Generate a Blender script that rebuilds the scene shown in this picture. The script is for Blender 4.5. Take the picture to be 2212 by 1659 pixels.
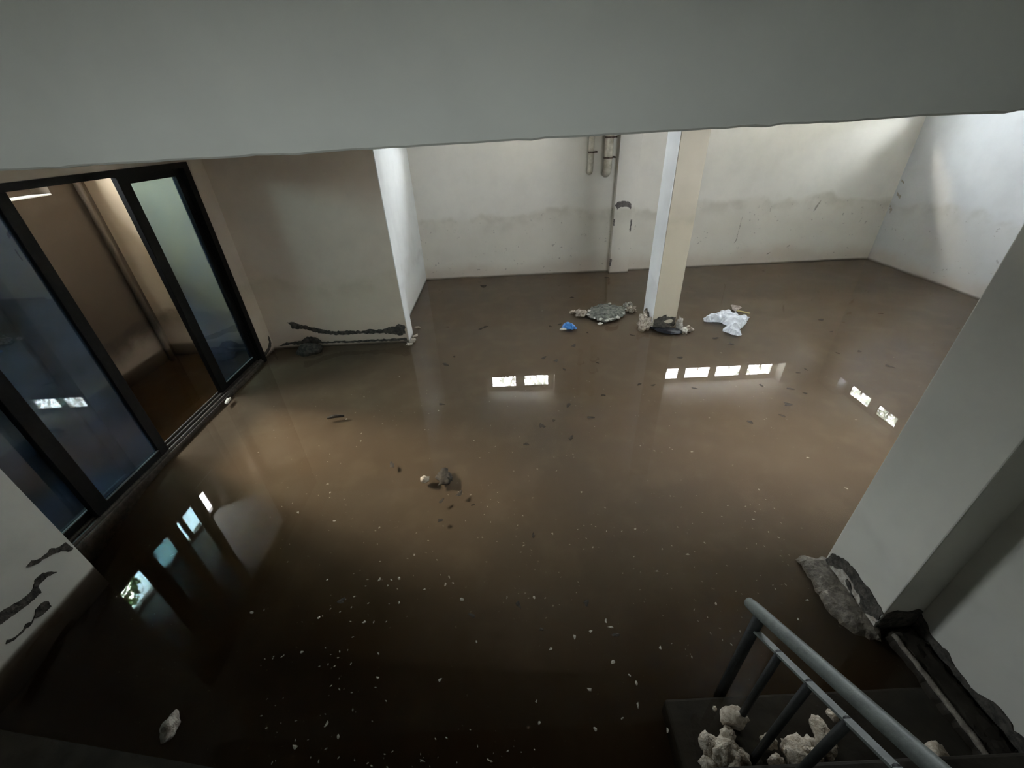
import bpy, bmesh, math, random
from mathutils import Vector, Matrix, noise
from mathutils.geometry import delaunay_2d_cdt

for o in list(bpy.data.objects):
    bpy.data.objects.remove(o)
S = bpy.context.scene
C = S.collection

# ------------------------------------------------------------------ camera
F_PX, PITCH, ROLL, YAW = 890.44, .56216, -.04764, .00099
EYE = Vector((0, 0, 2.2))
cam_d = bpy.data.cameras.new('camera')
cam = bpy.data.objects.new('camera', cam_d)
C.objects.link(cam)
fw = Vector((math.sin(YAW) * math.cos(PITCH), math.cos(YAW) * math.cos(PITCH), -math.sin(PITCH)))
rt0 = Vector((math.cos(YAW), -math.sin(YAW), 0))
up0 = rt0.cross(fw)
rt = rt0 * math.cos(ROLL) + up0 * math.sin(ROLL)
up = rt.cross(fw)
M = Matrix((rt, up, -fw)).transposed().to_4x4()
M.translation = EYE
cam.matrix_world = M
cam_d.sensor_fit = 'HORIZONTAL'
cam_d.sensor_width = 36
cam_d.lens = F_PX * 36 / 2212
cam_d.clip_start = .02
cam_d.clip_end = 200
S.camera = cam

# ------------------------------------------------------------------ daylight
SKY = 10.0
W = bpy.data.worlds.new('overcast_sky')
S.world = W
W.use_nodes = True
bg = W.node_tree.nodes['Background']
bg.inputs[0].default_value = (.91, .95, 1.0, 1)
bg.inputs[1].default_value = SKY
S.view_settings.view_transform = 'Standard'
S.view_settings.look = 'None'
S.view_settings.gamma = 1
S.view_settings.exposure = 3.85
S.view_settings.use_curve_mapping = False


# hazy low sun on the side room's side of the house
sun_d = bpy.data.lights.new('hazy_sun', 'SUN')
sun_d.energy = 3.0
sun_d.angle = math.radians(20)
sun_d.color = (1.0, .84, .64)
sun = bpy.data.objects.new('hazy_sun', sun_d)
C.objects.link(sun)
sun.location = (-20, 3, 20)
sun.rotation_euler = Vector((2.5, -1.0, -1.85)).to_track_quat('-Z', 'Y').to_euler()


def portal(name, loc, direction, sx, sy):
    """marks a window opening for the sky's light sampling"""
    L = bpy.data.lights.new(name, 'AREA')
    L.shape = 'RECTANGLE'
    L.size, L.size_y = sx, sy
    L.cycles.is_portal = True
    o = bpy.data.objects.new(name, L)
    C.objects.link(o)
    o.location = loc
    o.rotation_euler = Vector(direction).to_track_quat('-Z', 'Y').to_euler()
    return o


# ------------------------------------------------------------------ materials
def new_mat(name):
    m = bpy.data.materials.new(name)
    m.use_nodes = True
    nt = m.node_tree
    return m, nt, nt.nodes['Principled BSDF']


def nd(nt, t, **kw):
    n = nt.nodes.new(t)
    for k, v in kw.items():
        setattr(n, k, v)
    return n


def mixc(nt, fac, a, b):
    n = nd(nt, 'ShaderNodeMix', data_type='RGBA')
    for sock, v in ((n.inputs[0], fac), (n.inputs[6], a), (n.inputs[7], b)):
        if isinstance(v, (tuple, list)):
            sock.default_value = (*v[:3], 1)
        elif isinstance(v, (int, float)):
            sock.default_value = v
        else:
            nt.links.new(v, sock)
    return n.outputs[2]


def math_(nt, op, a, b=0.0, c=None, clamp=False):
    n = nd(nt, 'ShaderNodeMath', operation=op)
    n.use_clamp = clamp
    for i, v in enumerate((a, b, c)):
        if v is None:
            continue
        if isinstance(v, (int, float)):
            n.inputs[i].default_value = v
        else:
            nt.links.new(v, n.inputs[i])
    return n.outputs[0]


def noise_(nt, vec, scale, detail=4, rough=.55):
    n = nd(nt, 'ShaderNodeTexNoise')
    n.inputs['Scale'].default_value = scale
    n.inputs['Detail'].default_value = detail
    n.inputs['Roughness'].default_value = rough
    if vec is not None:
        nt.links.new(vec, n.inputs['Vector'])
    return n.outputs[0]


def ramp_(nt, v, lo, hi):
    n = nd(nt, 'ShaderNodeMapRange')
    n.interpolation_type = 'SMOOTHSTEP'
    nt.links.new(v, n.inputs[0])
    n.inputs[1].default_value = lo
    n.inputs[2].default_value = hi
    return n.outputs[0]


def bump_(nt, bs, h, strength, dist=.01):
    b = nd(nt, 'ShaderNodeBump')
    b.inputs['Strength'].default_value = strength
    b.inputs['Distance'].default_value = dist
    nt.links.new(h, b.inputs['Height'])
    nt.links.new(b.outputs[0], bs.inputs['Normal'])


def plaster(name, col, stain=None, tide=None, rough=.85, dirt=.35, speck=True, base_brown=.5):
    """painted plaster: blotches, a ragged damp line left by earlier floods, silt near the water"""
    m, nt, bs = new_mat(name)
    geo = nd(nt, 'ShaderNodeNewGeometry')
    pos = geo.outputs['Position']
    sep = nd(nt, 'ShaderNodeSeparateXYZ')
    nt.links.new(pos, sep.inputs[0])
    big = noise_(nt, pos, .9, 3)
    mid = noise_(nt, pos, 4.0, 5)
    fine = noise_(nt, pos, 60, 4)
    dark = tuple(c * .93 for c in col)
    c = mixc(nt, ramp_(nt, mid, .35, .75), col, dark)
    if stain is not None:
        zz = math_(nt, 'ADD', sep.outputs[2], math_(nt, 'MULTIPLY', math_(nt, 'SUBTRACT', big, .5), .55))
        zz = math_(nt, 'ADD', zz, math_(nt, 'MULTIPLY', math_(nt, 'SUBTRACT', mid, .5), .22))
        low = math_(nt, 'SUBTRACT', 1.0, ramp_(nt, zz, tide - .05, tide + .05))
        c = mixc(nt, math_(nt, 'MULTIPLY', low, dirt), c, stain)
        edge = math_(nt, 'MULTIPLY', low, ramp_(nt, zz, tide - .28, tide))
        blot = ramp_(nt, noise_(nt, pos, 3.2, 4), .38, .6)
        edge = math_(nt, 'MULTIPLY', edge, blot)
        c = mixc(nt, math_(nt, 'MULTIPLY', edge, dirt * 1.0), c, tuple(s * .72 for s in stain))
        silt = math_(nt, 'SUBTRACT', 1.0, ramp_(nt, zz, .05, .32))
        c = mixc(nt, math_(nt, 'MULTIPLY', silt, base_brown), c, (.42, .34, .27))
        if speck:
            sp = ramp_(nt, noise_(nt, pos, 14, 3, .6), .66, .73)
            sp = math_(nt, 'MULTIPLY', sp, low)
            c = mixc(nt, math_(nt, 'MULTIPLY', sp, .55), c, (.16, .14, .12))
    # silt coating on whatever stands under water
    wet = math_(nt, 'SUBTRACT', 1.0, ramp_(nt, math_(nt, 'ADD', sep.outputs[2], math_(nt, 'MULTIPLY', math_(nt, 'SUBTRACT', mid, .5), .02)), -.03, .012))
    c = mixc(nt, wet, c, (.12, .095, .07))
    nt.links.new(c, bs.inputs['Base Color'])
    bs.inputs['Roughness'].default_value = rough
    bump_(nt, bs, math_(nt, 'ADD', math_(nt, 'MULTIPLY', mid, .6), math_(nt, 'MULTIPLY', fine, .15)), .16, .010)
    return m


def rough_mat(name, c1, c2, scale=18, rough=.9, bump=.5, spec=.3, dist=.01):
    m, nt, bs = new_mat(name)
    tc = nd(nt, 'ShaderNodeNewGeometry').outputs['Position']
    n = noise_(nt, tc, scale, 5)
    nt.links.new(mixc(nt, ramp_(nt, n, .35, .65), c1, c2), bs.inputs['Base Color'])
    bs.inputs['Roughness'].default_value = rough
    bs.inputs['Specular IOR Level'].default_value = spec
    bump_(nt, bs, noise_(nt, tc, scale * 2.3, 4), bump, dist)
    return m


def pane_mat(name, tint, f0, dust_haze=0.0):
    """thin glass: clear straight through, mirror-like by angle"""
    m, nt, bs = new_mat(name)
    nt.nodes.remove(bs)
    out = nt.nodes['Material Output']
    tr = nd(nt, 'ShaderNodeBsdfTransparent')
    tr.inputs[0].default_value = (*tint, 1)
    gl = nd(nt, 'ShaderNodeBsdfGlossy')
    gl.inputs[0].default_value = (1, 1, 1, 1)
    gl.inputs['Roughness'].default_value = .004
    lw = nd(nt, 'ShaderNodeLayerWeight')
    lw.inputs[0].default_value = .5
    f = math_(nt, 'POWER', lw.outputs['Facing'], 5.0)
    f = math_(nt, 'MULTIPLY_ADD', f, 1 - f0, f0)
    mx = nd(nt, 'ShaderNodeMixShader')
    nt.links.new(f, mx.inputs[0])
    nt.links.new(tr.outputs[0], mx.inputs[1])
    nt.links.new(gl.outputs[0], mx.inputs[2])
    sh = mx.outputs[0]
    if dust_haze:
        df = nd(nt, 'ShaderNodeBsdfDiffuse')
        df.inputs[0].default_value = (.30, .45, .75, 1)  # bluish film: dust plus a painted haze of reflected sky
        m2 = nd(nt, 'ShaderNodeMixShader')
        pos = nd(nt, 'ShaderNodeNewGeometry').outputs['Position']
        nt.links.new(math_(nt, 'MULTIPLY', ramp_(nt, noise_(nt, pos, 3.0, 5), .2, .9), dust_haze * 2), m2.inputs[0])
        nt.links.new(sh, m2.inputs[1])
        nt.links.new(df.outputs[0], m2.inputs[2])
        sh = m2.outputs[0]
    nt.links.new(sh, out.inputs[0])
    return m


M_BACK = plaster('cream_plaster_back', (.70, .67, .61), (.58, .54, .455), 1.0, dirt=.5)
M_SIDE = plaster('cream_plaster_side_dimmed', (.53, .545, .56), (.47, .465, .44), .95, dirt=.4)  # same cream paint, coloured darker and bluer to stand in for dimmer light
M_ALC = plaster('cream_plaster_alcove_shaded', (.61, .52, .42), (.59, .515, .39), .8, dirt=.5, speck=False)  # browner copy for the shaded wall, warm bounce light put into the colour
M_PIER = plaster('plaster_pier_lit', (.82, .83, .83), (.76, .76, .76), .6, dirt=.4, speck=False, base_brown=.2)  # paler copy of the wall plaster for faces the windows light
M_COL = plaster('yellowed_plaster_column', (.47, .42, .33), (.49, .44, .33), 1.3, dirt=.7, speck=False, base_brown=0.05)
M_FORE = plaster('grey_plaster_stairwell', (.60, .59, .53), (.56, .55, .50), .4, dirt=.3, speck=False, base_brown=.1)
M_BEAM = plaster('grey_plaster_beam', (.62, .62, .55))
M_CEIL = plaster('ceiling_paint', (.80, .79, .76))
M_FARW = plaster('tan_plaster_end_wall_lit', (.42, .33, .23), (.20, .15, .10), .4, dirt=.8, speck=False)  # lit copy of the side room plaster, paler for the daylight on it
M_FAR = plaster('tan_plaster_side_room_shaded', (.065, .047, .031), (.045, .033, .022), .4, dirt=.6, speck=False)  # shaded copy of the same plaster, darkened where no direct light falls
M_CONC = rough_mat('dark_wet_concrete', (.020, .016, .011), (.034, .028, .020), 9, .8, .4)
M_EXPO = rough_mat('exposed_dark_render', (.045, .042, .036), (.10, .09, .075), 30, .95, .8)
M_EXPO2 = rough_mat('exposed_grey_render', (.12, .105, .10), (.17, .15, .14), 30, .95, .5)
M_DAMP = rough_mat('damp_scar', (.30, .27, .23), (.38, .35, .30), 30, .95, .5)
M_PLUG = rough_mat('chipped_plaster', (.55, .52, .46), (.36, .31, .26), 35, .95, .7)
M_PINK = rough_mat('pinkish_mortar', (.24, .215, .175), (.14, .12, .10), 40, .95, .6)
M_CHUNK = rough_mat('plaster_chunk', (.62, .55, .45), (.40, .33, .25), 45, .95, .8)
M_LUMP = rough_mat('pale_lump', (.60, .53, .44), (.24, .19, .15), 40, .9, .8)
M_FOAM = rough_mat('grey_foam', (.58, .56, .50), (.35, .33, .28), 60, .9, .8)
M_RAFT = rough_mat('scum_raft', (.07, .075, .06), (.19, .185, .155), 26, .7, .9)
M_BLACK = rough_mat('black_aluminium', (.0035, .0033, .003), (.006, .0055, .005), 30, .45, .03, .15)
M_TRACK = rough_mat('dirty_track', (.05, .042, .035), (.09, .075, .06), 30, .55, .3)
M_RAIL = rough_mat('grey_green_rail_paint', (.15, .165, .15), (.105, .115, .105), 25, .5, .15, .4)
M_RAILD = rough_mat('dark_rail_paint', (.010, .011, .010), (.018, .019, .017), 25, .6, .15, .4)
M_PIPE = rough_mat('cream_pipe', (.62, .58, .50), (.42, .38, .30), 12, .5, .1, .4)
M_CLAMP = rough_mat('rusty_clamp', (.07, .05, .04), (.14, .10, .08), 40, .7, .3)
M_BAG = rough_mat('white_plastic', (.58, .60, .64), (.50, .52, .56), 30, .4, .2, .5)
M_TAN = rough_mat('tan_scrap', (.40, .34, .30), (.30, .25, .22), 30, .9, .5)
M_YEL = rough_mat('yellow_stick', (.70, .60, .25), (.60, .52, .24), 30, .6, .2)
M_BLUE = rough_mat('blue_wrapper', (.06, .25, .62), (.04, .16, .45), 40, .4, .3)
M_LEAF = rough_mat('dark_leaf', (.035, .028, .020), (.06, .048, .034), 40, .8, .3)
M_FLECK = rough_mat('pale_fleck', (.50, .46, .38), (.34, .31, .25), 60, .9, .3)
M_WHITE = rough_mat('white_scrap', (.75, .72, .64), (.6, .56, .48), 60, .9, .3)
M_SHEET = rough_mat('black_sheet', (.010, .012, .018), (.02, .022, .03), 30, .35, .3)
M_GREEN = rough_mat('garden_leaf', (.10, .17, .035), (.20, .26, .06), 6, .6, .1)
M_GREY = rough_mat('pale_leaf', (.30, .33, .28), (.42, .44, .38), 6, .6, .1)
M_BARK = rough_mat('bark', (.06, .045, .03), (.10, .08, .055), 12, .9, .6)
M_SOIL = rough_mat('garden_soil', (.12, .11, .085), (.18, .17, .13), 3, .95, .5)
M_PAVE = rough_mat('pale_concrete_paving', (.36, .35, .32), (.30, .29, .265), 3, .9, .3)
M_WFRAME = rough_mat('window_frame_paint', (.16, .13, .12), (.11, .09, .085), 20, .6, .1)
M_GLASS = pane_mat('window_glass', (.93, .95, .95), .04)
M_DGLASS = pane_mat('tinted_door_glass', (.50, .60, .61), .08, .075)


def water_mat():
    """clear skin with a mirror sheen by angle, over a body of brown absorbing water"""
    m, nt, bs = new_mat('murky_flood_water')
    nt.nodes.remove(bs)
    out = nt.nodes['Material Output']
    tr = nd(nt, 'ShaderNodeBsdfTransparent')
    gl = nd(nt, 'ShaderNodeBsdfGlossy')
    gl.inputs['Roughness'].default_value = .012
    lw = nd(nt, 'ShaderNodeLayerWeight')
    lw.inputs[0].default_value = .5
    f = math_(nt, 'MULTIPLY_ADD', math_(nt, 'POWER', lw.outputs['Facing'], 5.0), .98, .02)
    mx = nd(nt, 'ShaderNodeMixShader')
    nt.links.new(f, mx.inputs[0])
    nt.links.new(tr.outputs[0], mx.inputs[1])
    nt.links.new(gl.outputs[0], mx.inputs[2])
    nt.links.new(mx.outputs[0], out.inputs['Surface'])
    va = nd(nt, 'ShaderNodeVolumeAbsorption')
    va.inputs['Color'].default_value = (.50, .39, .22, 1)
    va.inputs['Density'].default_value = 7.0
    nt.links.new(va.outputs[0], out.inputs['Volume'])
    return m


def silt_mat():
    m, nt, bs = new_mat('brown_silt')
    pos = nd(nt, 'ShaderNodeNewGeometry').outputs['Position']
    n1 = noise_(nt, pos, .55, 4)
    n2 = noise_(nt, pos, 3.5, 5, .6)
    c = mixc(nt, ramp_(nt, n1, .35, .65), (.160, .124, .090), (.142, .116, .090))
    c = mixc(nt, math_(nt, 'MULTIPLY', ramp_(nt, n2, .45, .7), .5), c, (.195, .157, .116))
    n3 = noise_(nt, pos, 34, 3, .7)
    c = mixc(nt, math_(nt, 'MULTIPLY', ramp_(nt, n3, .68, .76), .5), c, (.46, .41, .33))
    nt.links.new(c, bs.inputs['Base Color'])
    bs.inputs['Roughness'].default_value = 1
    bs.inputs['Specular IOR Level'].default_value = 0
    return m


M_SILT = silt_mat()
M_WATER = water_mat()


# ------------------------------------------------------------------ helpers
def tag(o, label=None, cat=None, group=None, kind=None):
    for k, v in (('label', label), ('category', cat), ('group', group), ('kind', kind)):
        if v:
            o[k] = v
    return o


def obj(name, bm, mat, parent=None, smooth=False, bevel=0.0, solid=0.0):
    me = bpy.data.meshes.new(name)
    bmesh.ops.recalc_face_normals(bm, faces=bm.faces)
    bm.to_mesh(me)
    bm.free()
    if smooth:
        for p in me.polygons:
            p.use_smooth = True
    me.materials.append(mat)
    o = bpy.data.objects.new(name, me)
    C.objects.link(o)
    if parent:
        o.parent = parent
    if bevel:
        b = o.modifiers.new('bevel', 'BEVEL')
        b.width = bevel
        b.segments = 2
        b.limit_method = 'ANGLE'
    if solid:
        s = o.modifiers.new('solid', 'SOLIDIFY')
        s.thickness = solid
        s.offset = 0
    return o


def empty(name, label=None, cat=None, group=None, kind=None):
    o = bpy.data.objects.new(name, None)
    C.objects.link(o)
    o.empty_display_size = .1
    return tag(o, label, cat, group, kind)


def box(bm, x0, x1, y0, y1, z0, z1):
    v = [bm.verts.new((x, y, z)) for x in (x0, x1) for y in (y0, y1) for z in (z0, z1)]
    for f in ((0, 1, 3, 2), (4, 6, 7, 5), (0, 4, 5, 1), (2, 3, 7, 6), (0, 2, 6, 4), (1, 5, 7, 3)):
        bm.faces.new([v[i] for i in f])


def boxo(name, mat, parent, *b, bevel=0.0):
    bm = bmesh.new()
    box(bm, *b)
    return obj(name, bm, mat, parent, bevel=bevel)


def holed(bm, mp, us, vs, w0, w1, holes):
    """slab in (u, v) with thickness w0..w1 and rectangular holes, no inner faces; mp maps (u,v,w) to xyz"""
    us = sorted(set([us[0], us[1]] + [h[i] for h in holes for i in (0, 1) if us[0] < h[i] < us[1]]))
    vs = sorted(set([vs[0], vs[1]] + [h[i] for h in holes for i in (2, 3) if vs[0] < h[i] < vs[1]]))
    cache = {}

    def V(i, j, k):
        if (i, j, k) not in cache:
            cache[i, j, k] = bm.verts.new(mp(us[i], vs[j], (w0, w1)[k]))
        return cache[i, j, k]

    def solid(i, j):
        if not (0 <= i < len(us) - 1 and 0 <= j < len(vs) - 1):
            return False
        u, v = (us[i] + us[i + 1]) / 2, (vs[j] + vs[j + 1]) / 2
        return not any(h[0] < u < h[1] and h[2] < v < h[3] for h in holes)
    for i in range(len(us) - 1):
        for j in range(len(vs) - 1):
            if not solid(i, j):
                continue
            for k in (0, 1):
                bm.faces.new([V(i, j, k), V(i + 1, j, k), V(i + 1, j + 1, k), V(i, j + 1, k)])
            for di, dj, a, b in ((-1, 0, (0, 0), (0, 1)), (1, 0, (1, 0), (1, 1)), (0, -1, (0, 0), (1, 0)), (0, 1, (0, 1), (1, 1))):
                if not solid(i + di, j + dj):
                    bm.faces.new([V(i + a[0], j + a[1], 0), V(i + b[0], j + b[1], 0), V(i + b[0], j + b[1], 1), V(i + a[0], j + a[1], 1)])


def tube(bm, path, r, n=14):
    path = [Vector(p) for p in path]
    rings = []
    for i, p in enumerate(path):
        t = (path[min(i + 1, len(path) - 1)] - path[max(i - 1, 0)]).normalized()
        a = Vector((1, 0, 0)) if abs(t.x) < .9 else Vector((0, 1, 0))
        s = t.cross(a).normalized()
        u = s.cross(t)
        rr = r[i] if isinstance(r, (list, tuple)) else r
        rings.append([bm.verts.new(p + (s * math.cos(2 * math.pi * k / n) + u * math.sin(2 * math.pi * k / n)) * rr) for k in range(n)])
    for A, B in zip(rings, rings[1:]):
        for k in range(n):
            bm.faces.new([A[k], A[(k + 1) % n], B[(k + 1) % n], B[k]])
    bm.faces.new(rings[0])
    bm.faces.new(rings[-1])


def refine(pts, step, jit, rng):
    out = []
    for a, b in zip(pts, pts[1:] + pts[:1]):
        n = max(1, int(math.dist(a, b) / step))
        for i in range(n):
            t = i / n
            j = jit if i else jit * .4
            out.append((a[0] + (b[0] - a[0]) * t + rng.uniform(-j, j), a[1] + (b[1] - a[1]) * t + rng.uniform(-j, j)))
    return out


def inside(p, poly):
    r = False
    for (x0, y0), (x1, y1) in zip(poly, poly[1:] + poly[:1]):
        if (y0 > p[1]) != (y1 > p[1]) and p[0] < (x1 - x0) * (p[1] - y0) / (y1 - y0) + x0:
            r = not r
    return r


def sheet_bm(outline, mp, step, jit, seed):
    """triangulated ragged sheet; mp(u, v, edge) gives the point"""
    rng = random.Random(seed)
    out = refine(outline, step, jit, rng)
    pts = [Vector(p) for p in out]
    n = len(pts)
    x0, x1 = min(p[0] for p in out), max(p[0] for p in out)
    y0, y1 = min(p[1] for p in out), max(p[1] for p in out)
    y = y0 + step / 2
    while y < y1:
        x = x0 + step / 2
        while x < x1:
            q = (x + rng.uniform(-.3, .3) * step, y + rng.uniform(-.3, .3) * step)
            if inside(q, out) and min(math.dist(q, o) for o in out) > step * .4:
                pts.append(Vector(q))
            x += step
        y += step
    vs, es, fs, ov, oe, of = delaunay_2d_cdt(pts, [], [list(range(n))], 1, 1e-5)
    bm = bmesh.new()
    V = []
    for i, p in enumerate(vs):
        d = min(math.dist(p, o) for o in out)
        V.append(bm.verts.new(mp(p[0], p[1], d)))
    for f in fs:
        try:
            bm.faces.new([V[i] for i in f])
        except ValueError:
            pass
    return bm


def patch(name, outline, mp, mat, parent, seed, step=.02, jit=.006, thick=.006, relief=.004):
    """a ragged broken-plaster patch lying on a wall; mp(u, v, w) with w away from the wall"""
    bm = sheet_bm(outline, lambda u, v, d: mp(u, v, .001 + relief * noise.noise((u * 40, v * 40, seed))), step, jit, seed)
    return obj(name, bm, mat, parent, solid=thick)


def blob_bm(size, seed, sub=2, rough=.35, freq=2.2):
    bm = bmesh.new()
    bmesh.ops.create_icosphere(bm, subdivisions=sub, radius=1)
    off = Vector((seed * 7.31, seed * 3.17, seed * 1.93))
    for v in bm.verts:
        k = 1 + rough * noise.fractal(v.co * freq * .6 + off, 1.0, 2.1, 4)
        v.co = Vector((v.co.x * size[0], v.co.y * size[1], v.co.z * size[2])) * k
    return bm


def blob(name, loc, size, seed, mat, parent=None, rotz=0.0, sub=3, rough=.45, freq=2.2):
    bm = blob_bm(size, seed, sub, rough, freq)
    bmesh.ops.rotate(bm, verts=bm.verts, cent=(0, 0, 0), matrix=Matrix.Rotation(rotz, 3, 'Z'))
    if parent is not None:
        bmesh.ops.translate(bm, verts=bm.verts, vec=Vector(loc))
        return obj(name, bm, mat, parent, smooth=True)
    o = obj(name, bm, mat, None, smooth=True)
    o.location = loc
    return o


# ================================================================== STRUCTURE
XL, XR, YB, ZC = -2.90, 6.27, 7.05, 2.53


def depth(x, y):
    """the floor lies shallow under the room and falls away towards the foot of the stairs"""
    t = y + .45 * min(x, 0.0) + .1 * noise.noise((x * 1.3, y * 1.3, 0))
    k = min(1, max(0, (1.40 - t) / 1.05))  # drop shaped to make the water near the stairs go dark
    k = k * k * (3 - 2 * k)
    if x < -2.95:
        k = max(k, .9)  # side room floor sunk as well, to darken its water
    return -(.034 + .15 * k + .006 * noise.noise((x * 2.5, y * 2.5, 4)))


def grid(f, x0, x1, y0, y1, nx, ny):
    bm = bmesh.new()
    g = [[bm.verts.new((x0 + (x1 - x0) * i / nx, y0 + (y1 - y0) * j / ny, f(x0 + (x1 - x0) * i / nx, y0 + (y1 - y0) * j / ny))) for j in range(ny + 1)] for i in range(nx + 1)]
    for i in range(nx):
        for j in range(ny):
            bm.faces.new([g[i][j], g[i + 1][j], g[i + 1][j + 1], g[i][j + 1]])
    return bm


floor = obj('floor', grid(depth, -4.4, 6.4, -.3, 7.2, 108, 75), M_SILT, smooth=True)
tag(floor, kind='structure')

# flood water, over the room, the side room and the foot of the stairs
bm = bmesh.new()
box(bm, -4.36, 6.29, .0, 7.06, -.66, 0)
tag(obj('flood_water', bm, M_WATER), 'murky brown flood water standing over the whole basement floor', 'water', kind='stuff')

D = .20        # depth of the window niches
PZ0, PZ1 = 2.18, 2.44
SILL = 2.06
# panes on the back wall (x0, x1), measured in the glass plane
back_panes = [(-.405, .10), (.255, .77)], [(2.94, 3.46), (3.59, 4.11), (4.23, 4.75), (4.88, 5.40)]
niche_b = (-.50, .87, SILL, ZC), (2.80, 5.50, SILL, ZC)
yb = lambda u, v, w: (u, w, v)
bm = bmesh.new()
holed(bm, yb, (-1.7, XR + .4), (-.7, ZC), YB, YB + D, niche_b)
wb = obj('wall_back', bm, M_BACK)
tag(wb, kind='structure')
bm = bmesh.new()
holed(bm, yb, (-1.7, XR + .4), (-.7, ZC), YB + D, YB + D + .03, [(a, b, PZ0, PZ1) for s in back_panes for a, b in s])
obj('outer_wall', bm, M_BACK, wb)

# right wall with two high windows
RZ0, RZ1 = 2.23, 2.46
right_panes = [(5.33, 5.80), (5.97, 6.45)]
xw = lambda u, v, w: (w, u, v)
bm = bmesh.new()
holed(bm, xw, (1.05, YB + .28), (-.7, ZC), XR, XR + D, [(5.22, 6.56, 2.12, ZC)])
wr = obj('wall_right', bm, M_SIDE)
tag(wr, kind='structure')
bm = bmesh.new()
holed(bm, xw, (1.05, YB + .28), (-.7, ZC), XR + D, XR + D + .03, [(a, b, RZ0, RZ1) for a, b in right_panes])
obj('outer_wall', bm, M_SIDE, wr)

# left wall with the door opening, the alcove wall and the lit side wall behind it
bm = bmesh.new()
holed(bm, xw, (1.55, 4.9), (-.7, ZC), XL - .15, XL, [(1.60, 4.33, -.5, 2.03)])
wl = obj('wall_left', bm, M_ALC)
tag(wl, kind='structure')
bm = bmesh.new()
box(bm, XL - .02, -1.24, 4.62, 4.85, -.7, ZC)
wa = obj('wall_alcove', bm, M_ALC)
tag(wa, kind='structure')
boxo('wall_end', M_PIER, wa, -1.2405, -1.232, 4.622, 4.852, -.7, ZC)
ws = boxo('wall_side', M_PIER, None, -1.7, -1.385, 4.85, YB, -.7, ZC)
tag(ws, kind='structure')

# wall to the right of the stair pillar
front_panes = [(2.25, 2.77), (2.90, 3.42)]
bm = bmesh.new()
holed(bm, yb, (1.95, XR), (-.7, ZC), 1.22, 1.42, [(2.12, 3.55, SILL, ZC)])
wf = obj('wall_front', bm, M_SIDE)
bm = bmesh.new()
holed(bm, yb, (1.95, XR), (-.7, ZC), 1.14, 1.22, [(a, b, PZ0, PZ1) for a, b in front_panes])
obj('outer_wall', bm, M_SIDE, wf)
tag(wf, kind='structure')
# side room behind the glass doors
FX = -4.35
far_panes = [(2.74, 3.26), (3.30, 3.82), (3.86, 4.36)]
bm = bmesh.new()
holed(bm, xw, (.2, 4.95), (-.7, ZC), FX - .18, FX, [(2.64, 4.46, 1.80, ZC)])
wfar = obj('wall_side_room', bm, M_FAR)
tag(wfar, kind='structure')
bm = bmesh.new()
holed(bm, xw, (.2, 4.95), (-.7, ZC), FX - .21, FX - .18, [(a, b, 2.10, 2.50) for a, b in far_panes])
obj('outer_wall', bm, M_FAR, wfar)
we = boxo('wall_side_room_end', M_FARW, None, FX - .2, XL - .15, 4.87, 5.05, -.7, ZC)
tag(we, kind='structure')
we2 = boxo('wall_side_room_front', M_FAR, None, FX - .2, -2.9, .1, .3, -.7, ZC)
tag(we2, kind='structure')
boxo('sill', M_PIER, wfar, FX - .178, FX + .004, 2.645, 4.455, 1.801, 1.812)
# stairwell walls
wsl = boxo('wall_stair_left', M_FORE, None, -2.95, -2.63, -1.6, 1.62, -.7, 4.0)
tag(wsl, kind='structure')
wsr = boxo('wall_stair_right', M_FORE, None, 1.94, 2.2, -1.6, 1.05, -.7, 4.0)
tag(wsr, kind='structure')
REAR_FILL = (-.43, -.24, 2.13, 2.48)  # opening added out of view behind the camera to light the beam face
YREAR = -1.4
bm = bmesh.new()
holed(bm, yb, (-2.63, 1.94), (-.7, 4.0), YREAR - .2, YREAR, [REAR_FILL])
wre = obj('wall_rear', bm, M_FORE)
tag(wre, kind='structure')

ce = boxo('ceiling', M_CEIL, None, -4.65, 6.6, 1.42, YB + .3, ZC, ZC + .25)
tag(ce, kind='structure')
boxo('side_room_ceiling', M_CEIL, ce, -4.65, -2.95, .1, 1.42, ZC, ZC + .25)
boxo('stairwell_ceiling', M_FORE, ce, -2.95, 2.2, -1.6, 1.42, 4.0, 4.2)

# the deep beam over the stair opening, its lower edge a little uneven
bm = bmesh.new()
NB = 150
rows = []
for i in range(NB + 1):
    x = -2.63 + 4.6 * i / NB
    z = 2.168 + .0097 * x + .0025 * noise.noise((x * 6, 0, 3)) + .0018 * noise.noise((x * 23, 1, 5))
    if i % 17 == 3:
        z -= .003
    rows.append([bm.verts.new(p) for p in ((x, 1.05, 4.0), (x, 1.05, z + .004), (x, 1.056, z), (x, 1.415, z), (x, 1.42, z + .01), (x, 1.42, 4.0))])
for A, B in zip(rows, rows[1:]):
    for k in range(5):
        bm.faces.new([A[k], B[k], B[k + 1], A[k + 1]])
bm.faces.new(rows[0])
bm.faces.new(rows[-1])
beam = obj('ceiling_beam', bm, M_BEAM)
tag(beam, 'wide grey plastered beam spanning the stair opening overhead', 'beam')

# pillar at the right of the stair opening
rp = boxo('stair_pillar', M_FORE, None, 1.75, 1.96, 1.05, 1.42, -.7, 2.185, bevel=.006)
tag(rp, 'grey plastered pillar with broken base beside the stair handrail', 'pillar')

# free standing column
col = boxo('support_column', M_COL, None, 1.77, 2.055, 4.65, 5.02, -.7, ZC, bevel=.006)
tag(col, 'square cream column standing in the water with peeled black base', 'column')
boxo('lit_side', M_PIER, col, 1.764, 1.771, 4.66, 5.015, -.3, ZC - .01)  # left side given a paler colour for the window light falling on it

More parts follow.
